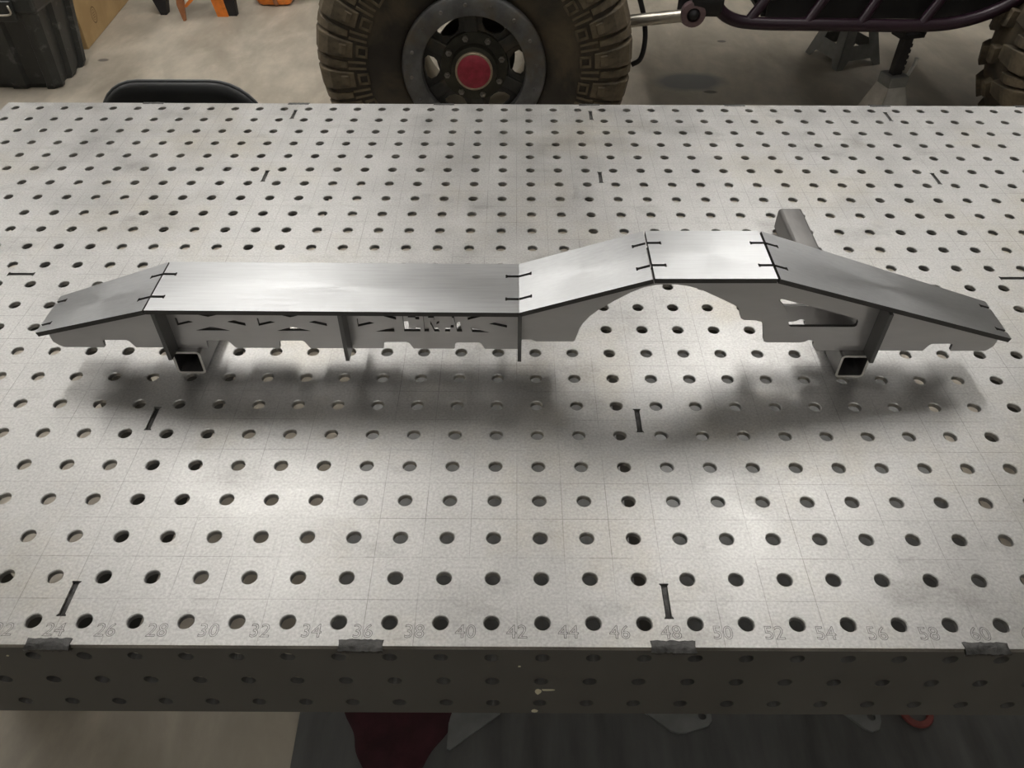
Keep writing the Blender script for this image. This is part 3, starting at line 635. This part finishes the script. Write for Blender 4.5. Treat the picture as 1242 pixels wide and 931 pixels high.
# jack stands
def jack_stand(cx, cy, h, post_top, rz, label, mleg):
    o_ = (cx, cy, FLOOR); t = thing('jack_stand', o_, label, 'jack stand', 'jack stands under the buggy'); c, s = math.cos(rz), math.sin(rz)
    at = lambda x, y, z: (cx + x * c - y * s, cy + x * s + y * c, FLOOR + z)
    b, k = 5.2, 1.35
    for i in range(4):                                    # splayed pressed-steel side with a cut-out
        a = i * PI / 2; ca, sa = math.cos(a), math.sin(a)
        sl = math.hypot(b - k, h)
        out = [(-b, 0), (-b + 1.5, 0), (-b + 2.6, 1.5), (b - 2.6, 1.5), (b - 1.5, 0), (b, 0), (k, sl), (-k, sl)]
        hole = [(-1.9, sl * 0.26), (1.9, sl * 0.26), (0.75, sl * 0.62), (-0.75, sl * 0.62)]
        def fn(u, v, w_, ca=ca, sa=sa):
            d = b - (b - k) * v / sl - w_; x, y, z = u, -d, v * h / sl
            return at(x * ca - y * sa, x * sa + y * ca, z)
        obj('leg_panel', sheet(out, [hole], 0.16, fn), mleg, t, o_)
    obj('collar', M().box(-1.5, 1.5, -1.5, 1.5, h - 0.6, h + 1.1, at, ch=0.15).vf, M_STAND, t, o_)
    p = obj('ratchet_post', M().box(-0.75, 0.75, -0.6, 0.6, 2.0, post_top - 1.0, at, ch=0.1).vf, M_BLACK, t, o_)
    for q in range(5): 
        zz = h + 1.6 + q * (post_top - h - 3.4) / 5
        obj('ratchet_tooth', M().box(0.7, 1.05, -0.45, 0.45, zz, zz + 0.5, at).vf, M_BLACK, p, o_)
    obj('saddle', M().box(-1.9, 1.9, -1.3, 1.3, post_top - 1.1, post_top - 0.5, at, ch=0.12).box(-1.9, -1.4, -1.3, 1.3, post_top - 0.6, post_top, at).box(1.4, 1.9, -1.3, 1.3, post_top - 0.6, post_top, at).vf, M_BLACK, t, o_)
    obj('lever', M().tube([at(1.4, 0, h + 0.3), at(2.6, 0.2, h + 0.6), at(3.2, 0.3, h + 2.2), at(3.2, 0.3, h + 3.0)], 0.28, 8).vf, M_GALV, t, o_)
    return t
jack_stand(98.4, 101.5, 14.0, 21.6, 0.25, 'pale grey jack stand with raised black post under the near frame tube', M_GALV)
jack_stand(108.5, 146.5, 15.5, 23.0, 0.35, 'dark grey jack stand set under the far side of the buggy', M_STAND)

# ---------------------------------------------------------------- chair pushed up behind the table
ch = thing('shop_chair', (11, 62, FLOOR), 'black chair with rounded padded back pushed up behind the table', 'chair'); HO = (11, 62, FLOOR)
def rrect(w, h, r, n=8):
    p = []
    for cx, cy, q in ((w / 2 - r, h - r, 0), (-w / 2 + r, h - r, 1), (-w / 2 + r * 0.5, r * 0.5, 2), (w / 2 - r * 0.5, r * 0.5, 3)):
        rr = r if q < 2 else r * 0.5
        for i in range(n + 1): a = (q + i / n) * PI / 2; p.append((cx + rr * math.cos(a), cy + rr * math.sin(a)))
    return p
def padded(w, h, r, t, fn):
    """cushion: stacked rounded outlines"""
    v = []; f = []; L_ = []
    for k, (ins, d) in enumerate(((0.9, 0), (0.3, 0.12), (0.0, 0.45), (0.0, t - 0.45), (0.3, t - 0.12), (0.9, t))):
        p = rrect(w - 2 * ins, h - 2 * ins, max(r - ins, 0.3)); L_.append(len(p)); v += [fn(x, y + ins, d) for x, y in p]
    n = L_[0]
    for k in range(5):
        for i in range(n): j = (i + 1) % n; f.append((k * n + i, k * n + j, (k + 1) * n + j, (k + 1) * n + i))
    f += [tuple(range(n)), tuple(5 * n + i for i in range(n))]
    return v, f
obj('backrest', padded(15.3, 15.3, 4.4, 1.5, lambda u, v, w: (10.95 + u, 56.6 - w + v * -0.03, -16.6 + v)), M_CHAIR, ch, HO, smooth=50)
pr = rrect(15.4, 15.4, 4.4); pts = [(10.95 + u, 55.85 - v * 0.03, -16.65 + v) for u, v in pr[:18]]
obj('rim_highlight', M().tube(pts, 0.16, 8).vf, M_CHAIRRIM, ch, HO, smooth=True)  # grey strip standing in for the highlight along the backrest's top edge
obj('seat', padded(16.5, 15.5, 3, 2.0, lambda u, v, w: (11.0 + u, 58 + v, -18.2 + w)), M_CHAIR, ch, HO, smooth=50)
for sx in (-7, 7):
    obj('leg', M().tube([(11 + sx, 56.8, -7), (11 + sx, 57.4, -18), (11 + sx, 56.6, FLOOR)], 0.45, 10).vf, M_BLACK, ch, HO, smooth=50)
    obj('leg', M().tube([(11 + sx, 72, -17.5), (11 + sx, 73.5, FLOOR)], 0.45, 10).vf, M_BLACK, ch, HO, smooth=50)
    obj('side_rail', M().tube([(11 + sx, 57.4, -18), (11 + sx, 72, -17.6)], 0.4, 10).vf, M_BLACK, ch, HO, smooth=50)

# ---------------------------------------------------------------- storage tote and carton
tx0, tx1, ty0, ty1 = -72.0, -43.3, 129.6, 143.0; th = 15.2
tote = thing('storage_tote', (-57.5, 136, FLOOR), 'scuffed black plastic storage tote with ribbed sides and lid latch', 'tote'); XO = (-57.5, 136, FLOOR)
def tote_ring(z, grow, rib):
    """outline with shallow vertical ribs"""
    p = []; x0, x1, y0, y1 = tx0 - grow, tx1 + grow, ty0 - grow, ty1 + grow; r = 1.1
    def side(a, b, nrm, n):
        L_ = (Vector(b) - Vector(a)).length; d = (Vector(b) - Vector(a)).normalized(); k = 0
        cuts_ = [0.0]; 
        for i in range(n):
            c = (i + 0.5) / n * L_; w = L_ / n * 0.30
            cuts_ += [c - w, c - w + 0.5, c + w - 0.5, c + w]
        cuts_.append(L_)
        for i, q in enumerate(cuts_):
            off = -rib if i % 4 in (2, 3) and 0 < i < len(cuts_) - 1 else 0.0
            w_ = Vector(a) + d * q + Vector(nrm) * off; p.append((w_.x, w_.y))
    side((x0 + r, y0), (x1 - r, y0), (0, -1), 4); side((x1, y0 + r), (x1, y1 - r), (1, 0), 2); side((x1 - r, y1), (x0 + r, y1), (0, 1), 4); side((x0, y1 - r), (x0, y0 + r), (-1, 0), 2)
    return [(x, y, z) for x, y in p]
rings = [tote_ring(FLOOR, -0.5, 0.7), tote_ring(FLOOR + 0.9, 0, 0.8), tote_ring(FLOOR + th - 1.2, 1.3, 0.8), tote_ring(FLOOR + th - 0.6, 1.4, 0.0), tote_ring(FLOOR + th, 1.4, 0.0)]
v = sum(rings, []); n = len(rings[0]); f = [(k * n + i, k * n + (i + 1) % n, (k + 1) * n + (i + 1) % n, (k + 1) * n + i) for k in range(4) for i in range(n)] + [tuple(range(n)), tuple(4 * n + i for i in range(n))]
obj('body', (v, f), M_TOTE, tote, XO)
lid = obj('lid', M().box(tx0 - 2.2, tx1 + 2.2, ty0 - 2.2, ty1 + 2.2, FLOOR + th - 1.0, FLOOR + th + 2.2, ch=0.6).vf, M_TOTE, tote, XO)
for xx in (-46.5, -66):
    la = obj('latch', M().box(xx - 1.9, xx + 1.9, ty0 - 2.9, ty0 - 2.1, FLOOR + th - 2.0, FLOOR + th + 1.4, ch=0.25).vf, M_TOTE, tote, XO)
    obj('latch_bail', M().tube(smooth_path([(xx - 1.4, ty0 - 3.0, FLOOR + th + 0.8), (xx - 1.4, ty0 - 3.2, FLOOR + th - 0.6), (xx + 1.4, ty0 - 3.2, FLOOR + th - 0.6), (xx + 1.4, ty0 - 3.0, FLOOR + th + 0.8)], 4), 0.17, 8).vf, M_SILVER, la, XO, smooth=True)
carton = thing('cardboard_box', (-58, 165, FLOOR), 'brown cardboard box with a printed round symbol beside the black tote', 'box'); BO = (-58, 165, FLOOR)
rzc = math.atan2(-2.3, 28); cc, sc_ = math.cos(-rzc), math.sin(-rzc)
catf = lambda x, y, z: (-46.1 + x * cc - y * sc_, 149.6 + x * sc_ + y * cc, FLOOR + z)
obj('carton_body', M().box(-22, 0, 0, 30, 0, 18, catf, ch=0.15).vf, M_CARD, carton, BO)
for sgn in (0, 1): obj('top_flap', M().box(-22 + sgn * 11.05, -11.05 + sgn * 11.05, 0, 30, 18, 18.2, catf).vf, M_CARD, carton, BO)
pm = M()
for k in range(32):
    a, b = 2 * PI * k / 32, 2 * PI * (k + 1) / 32
    for r0, r1 in ((1.25, 1.5), (0.85, 0.95)):
        pm.add([(0.02, 8.2 + r * math.cos(q), 4.1 + 1.1 * r * math.sin(q)) for q in (a, b) for r in (r0, r1)], [(0, 1, 3, 2)], catf)
for k in range(-1, 2): pm.box(0.015, 0.03, 7.7, 8.7, 4.0 + k * 0.42, 4.15 + k * 0.42, catf)
obj('printed_symbol', pm.vf, M_PRINT, carton, BO)
obj('seam_tape', M().box(0.01, 0.04, 12, 28, 8.2, 9.4, catf).vf, M_CARD, carton, BO)

# ---------------------------------------------------------------- orange equipment far behind
oe = thing('equipment_stand', (-26, 172, FLOOR), 'orange and black steel equipment with splayed feet standing on the far floor', 'equipment'); EO = (-26, 172, FLOOR)
def slab(pts, t, mm, nm, par, org):
    """flat bar through pts (x, y, z) with width along y"""
    m = M(); n = len(pts); v = []; f = []
    for x, y, z, w in pts: v += [(x - w / 2, y - t / 2, z), (x + w / 2, y - t / 2, z), (x + w / 2, y + t / 2, z), (x - w / 2, y + t / 2, z)]
    for i in range(n - 1):
        for k in range(4): f.append((i * 4 + k, i * 4 + (k + 1) % 4, i * 4 + 4 + (k + 1) % 4, i * 4 + 4 + k))
    f += [(0, 1, 2, 3), tuple((n - 1) * 4 + k for k in range(4))]
    return obj(nm, (v, f), mm, par, org)
slab([(-31.4, 166.6, FLOOR, 0.5), (-31.6, 167.0, FLOOR + 3.2, 1.5), (-31.3, 167.6, FLOOR + 7, 1.6)], 0.9, M_DORANGE, 'front_foot', oe, EO)
slab([(-30.9, 167.6, FLOOR + 2.6, 0.9), (-28.0, 168.2, FLOOR + 5.0, 1.2), (-24.5, 169, FLOOR + 7.6, 1.2)], 1.2, M_ORANGE, 'brace', oe, EO)
slab([(-23.6, 169.4, FLOOR, 2.4), (-24.4, 169.8, FLOOR + 4.0, 2.6), (-25.2, 170.2, FLOOR + 10, 2.8)], 1.0, M_ORANGE, 'leg', oe, EO)
slab([(-21.6, 170.2, FLOOR, 2.0), (-21.8, 170.6, FLOOR + 5, 2.6), (-22.0, 171, FLOOR + 10, 3.0)], 1.6, M_BLACK, 'leg_cover', oe, EO)
slab([(-37.2, 171.0, FLOOR, 1.3), (-37.6, 171.6, FLOOR + 3, 3.0), (-38.0, 172.4, FLOOR + 9, 4.4)], 2.2, M_BLACK, 'rear_foot', oe, EO)
obj('frame', M().box(-39.5, -20, 171, 174, FLOOR + 8.5, FLOOR + 11, ch=0.3).vf, M_BLACK, oe, EO)
oc = thing('tool_case', (-12, 180, FLOOR), 'orange rounded tool case lying on the far floor', 'case'); KO = (-12, 180, FLOOR)
obj('shell', M().box(-17.5, -9.5, 175.5, 184, FLOOR, FLOOR + 6.5, lambda x, y, z: (x - (z - FLOOR) * 0.25, y + (z - FLOOR) * 0.2, z), ch=1.3).vf, M_ORANGE, oc, KO, smooth=50)
obj('shell_rib', M().box(-13.4, -12.4, 175.2, 176.5, FLOOR + 0.3, FLOOR + 6, lambda x, y, z: (x - (z - FLOOR) * 0.25, y + (z - FLOOR) * 0.2, z), ch=0.2).vf, M_DORANGE, oc, KO)
obj('handle', M().tube(smooth_path([(-9.8, 179, FLOOR + 3.4), (-7.4, 179, FLOOR + 3.2), (-5.2, 180, FLOOR + 3.0), (-4.2, 182, FLOOR + 3.0), (-6.5, 184, FLOOR + 3.2), (-10.5, 183.5, FLOOR + 3.5)]), 0.7, 10).vf, M_DORANGE, oc, KO, smooth=True)

# ---------------------------------------------------------------- under the table
sheet_o = obj('steel_sheet', M().box(25.1, 88, 2.0, 64, FLOOR, FLOOR + 0.2, lambda x, y, z: (x + (8 - y) * 0.02 if x < 30 else x, y, z)).vf, M_MAT, None, (58, 33, FLOOR))
tag(sheet_o, 'dark flat steel sheet lying on the floor under the table', 'steel sheet')
SZ = FLOOR + 0.2
def flat_plate(name, pts, holes, t, z, m, label, cat, group=None):
    cx = sum(p[0] for p in pts) / len(pts); cy = sum(p[1] for p in pts) / len(pts)
    o = obj(name, sheet(pts, holes, t, lambda u, v, w: (u, v, z + w)), m, None, (cx, cy, z)); return tag(o, label, cat, group)
flat_plate('bracket_plate', [(51.2, 13.0), (54.2, 10.75), (54.8, 10.55), (55.4, 10.6), (57.2, 11.1), (57.55, 11.5), (57.6, 12.6), (57.2, 13.2), (52, 14.2)], [circ(56.85, 11.9, 0.33, 16)], 0.25, SZ, M_STAND, 'wide grey bracket plate with one round hole lying under the table', 'bracket', 'bracket plates under the table')
flat_plate('bracket_plate', [(67.0, 13.2), (69.4, 10.95), (69.9, 10.75), (70.5, 10.9), (70.85, 11.5), (71.2, 13.6)], [circ(70.2, 11.9, 0.33, 16)], 0.25, SZ, M_STAND, 'narrow pointed bracket plate with one hole beside the red ring', 'bracket', 'bracket plates under the table')
flat_plate('steel_offcut', [(36.9, 13.2), (36.85, 9.3), (37.1, 9.2), (40.9, 12.0), (41.0, 13.4)], [], 0.2, SZ, M_STAND, 'triangular dark steel offcut beside the maroon cloth', 'offcut')
rr_ = obj('rubber_ring', M().lathe([(0.85, -0.18), (1.25, -0.18), (1.33, 0), (1.25, 0.18), (0.85, 0.18), (0.77, 0)], 32, lambda a, b, c: (73.9 + a, 12.35 + c, SZ + 0.18 + b), closed=True).vf, M_REDRING, None, (73.9, 12.35, SZ), smooth=40)
tag(rr_, 'faded red rubber ring lying on the dark sheet', 'ring')
# folded cloth
cn, cm = 26, 22; v = []; f = []
rnd = random.Random(3)
for i in range(cn + 1):
    for j in range(cm + 1):
        a, b = i / cn, j / cm
        xl, xr = 27.6 + 3.6 * b ** 0.9, 38.4 - 4.6 * b ** 1.3
        x = xl + (xr - xl) * a; y = 14.2 - 8.0 * b
        edge = min(a, 1 - a, b, 1 - b); h = 0.75 * min(1, edge * 7) ** 0.6
        z = SZ + 0.02 + h * (0.75 + 0.25 * math.sin(a * 9 + b * 5) + 0.22 * math.sin(b * 13 - a * 4))
        v.append((x + 0.12 * math.sin(b * 17), y + 0.1 * math.sin(a * 21), z))
q = cm + 1; f = [(i * q + j, (i + 1) * q + j, (i + 1) * q + j + 1, i * q + j + 1) for i in range(cn) for j in range(cm)]
n0 = len(v); bd = [i * q for i in range(cn + 1)] + [cn * q + j for j in range(1, q)] + [i * q + cm for i in range(cn - 1, -1, -1)] + [j for j in range(cm - 1, 0, -1)]
v += [(v[i][0], v[i][1], SZ) for i in bd]; k = len(bd)
f += [(bd[i], bd[(i + 1) % k], n0 + (i + 1) % k, n0 + i) for i in range(k)] + [tuple(n0 + i for i in range(k))]
tag(obj('shop_cloth', (v, f), M_CLOTH, None, (33, 10, SZ), smooth=60), 'crumpled maroon shop cloth on the dark sheet under the table', 'cloth')

for o in list(bpy.data.objects):
    if '_o' in o: del o['_o']
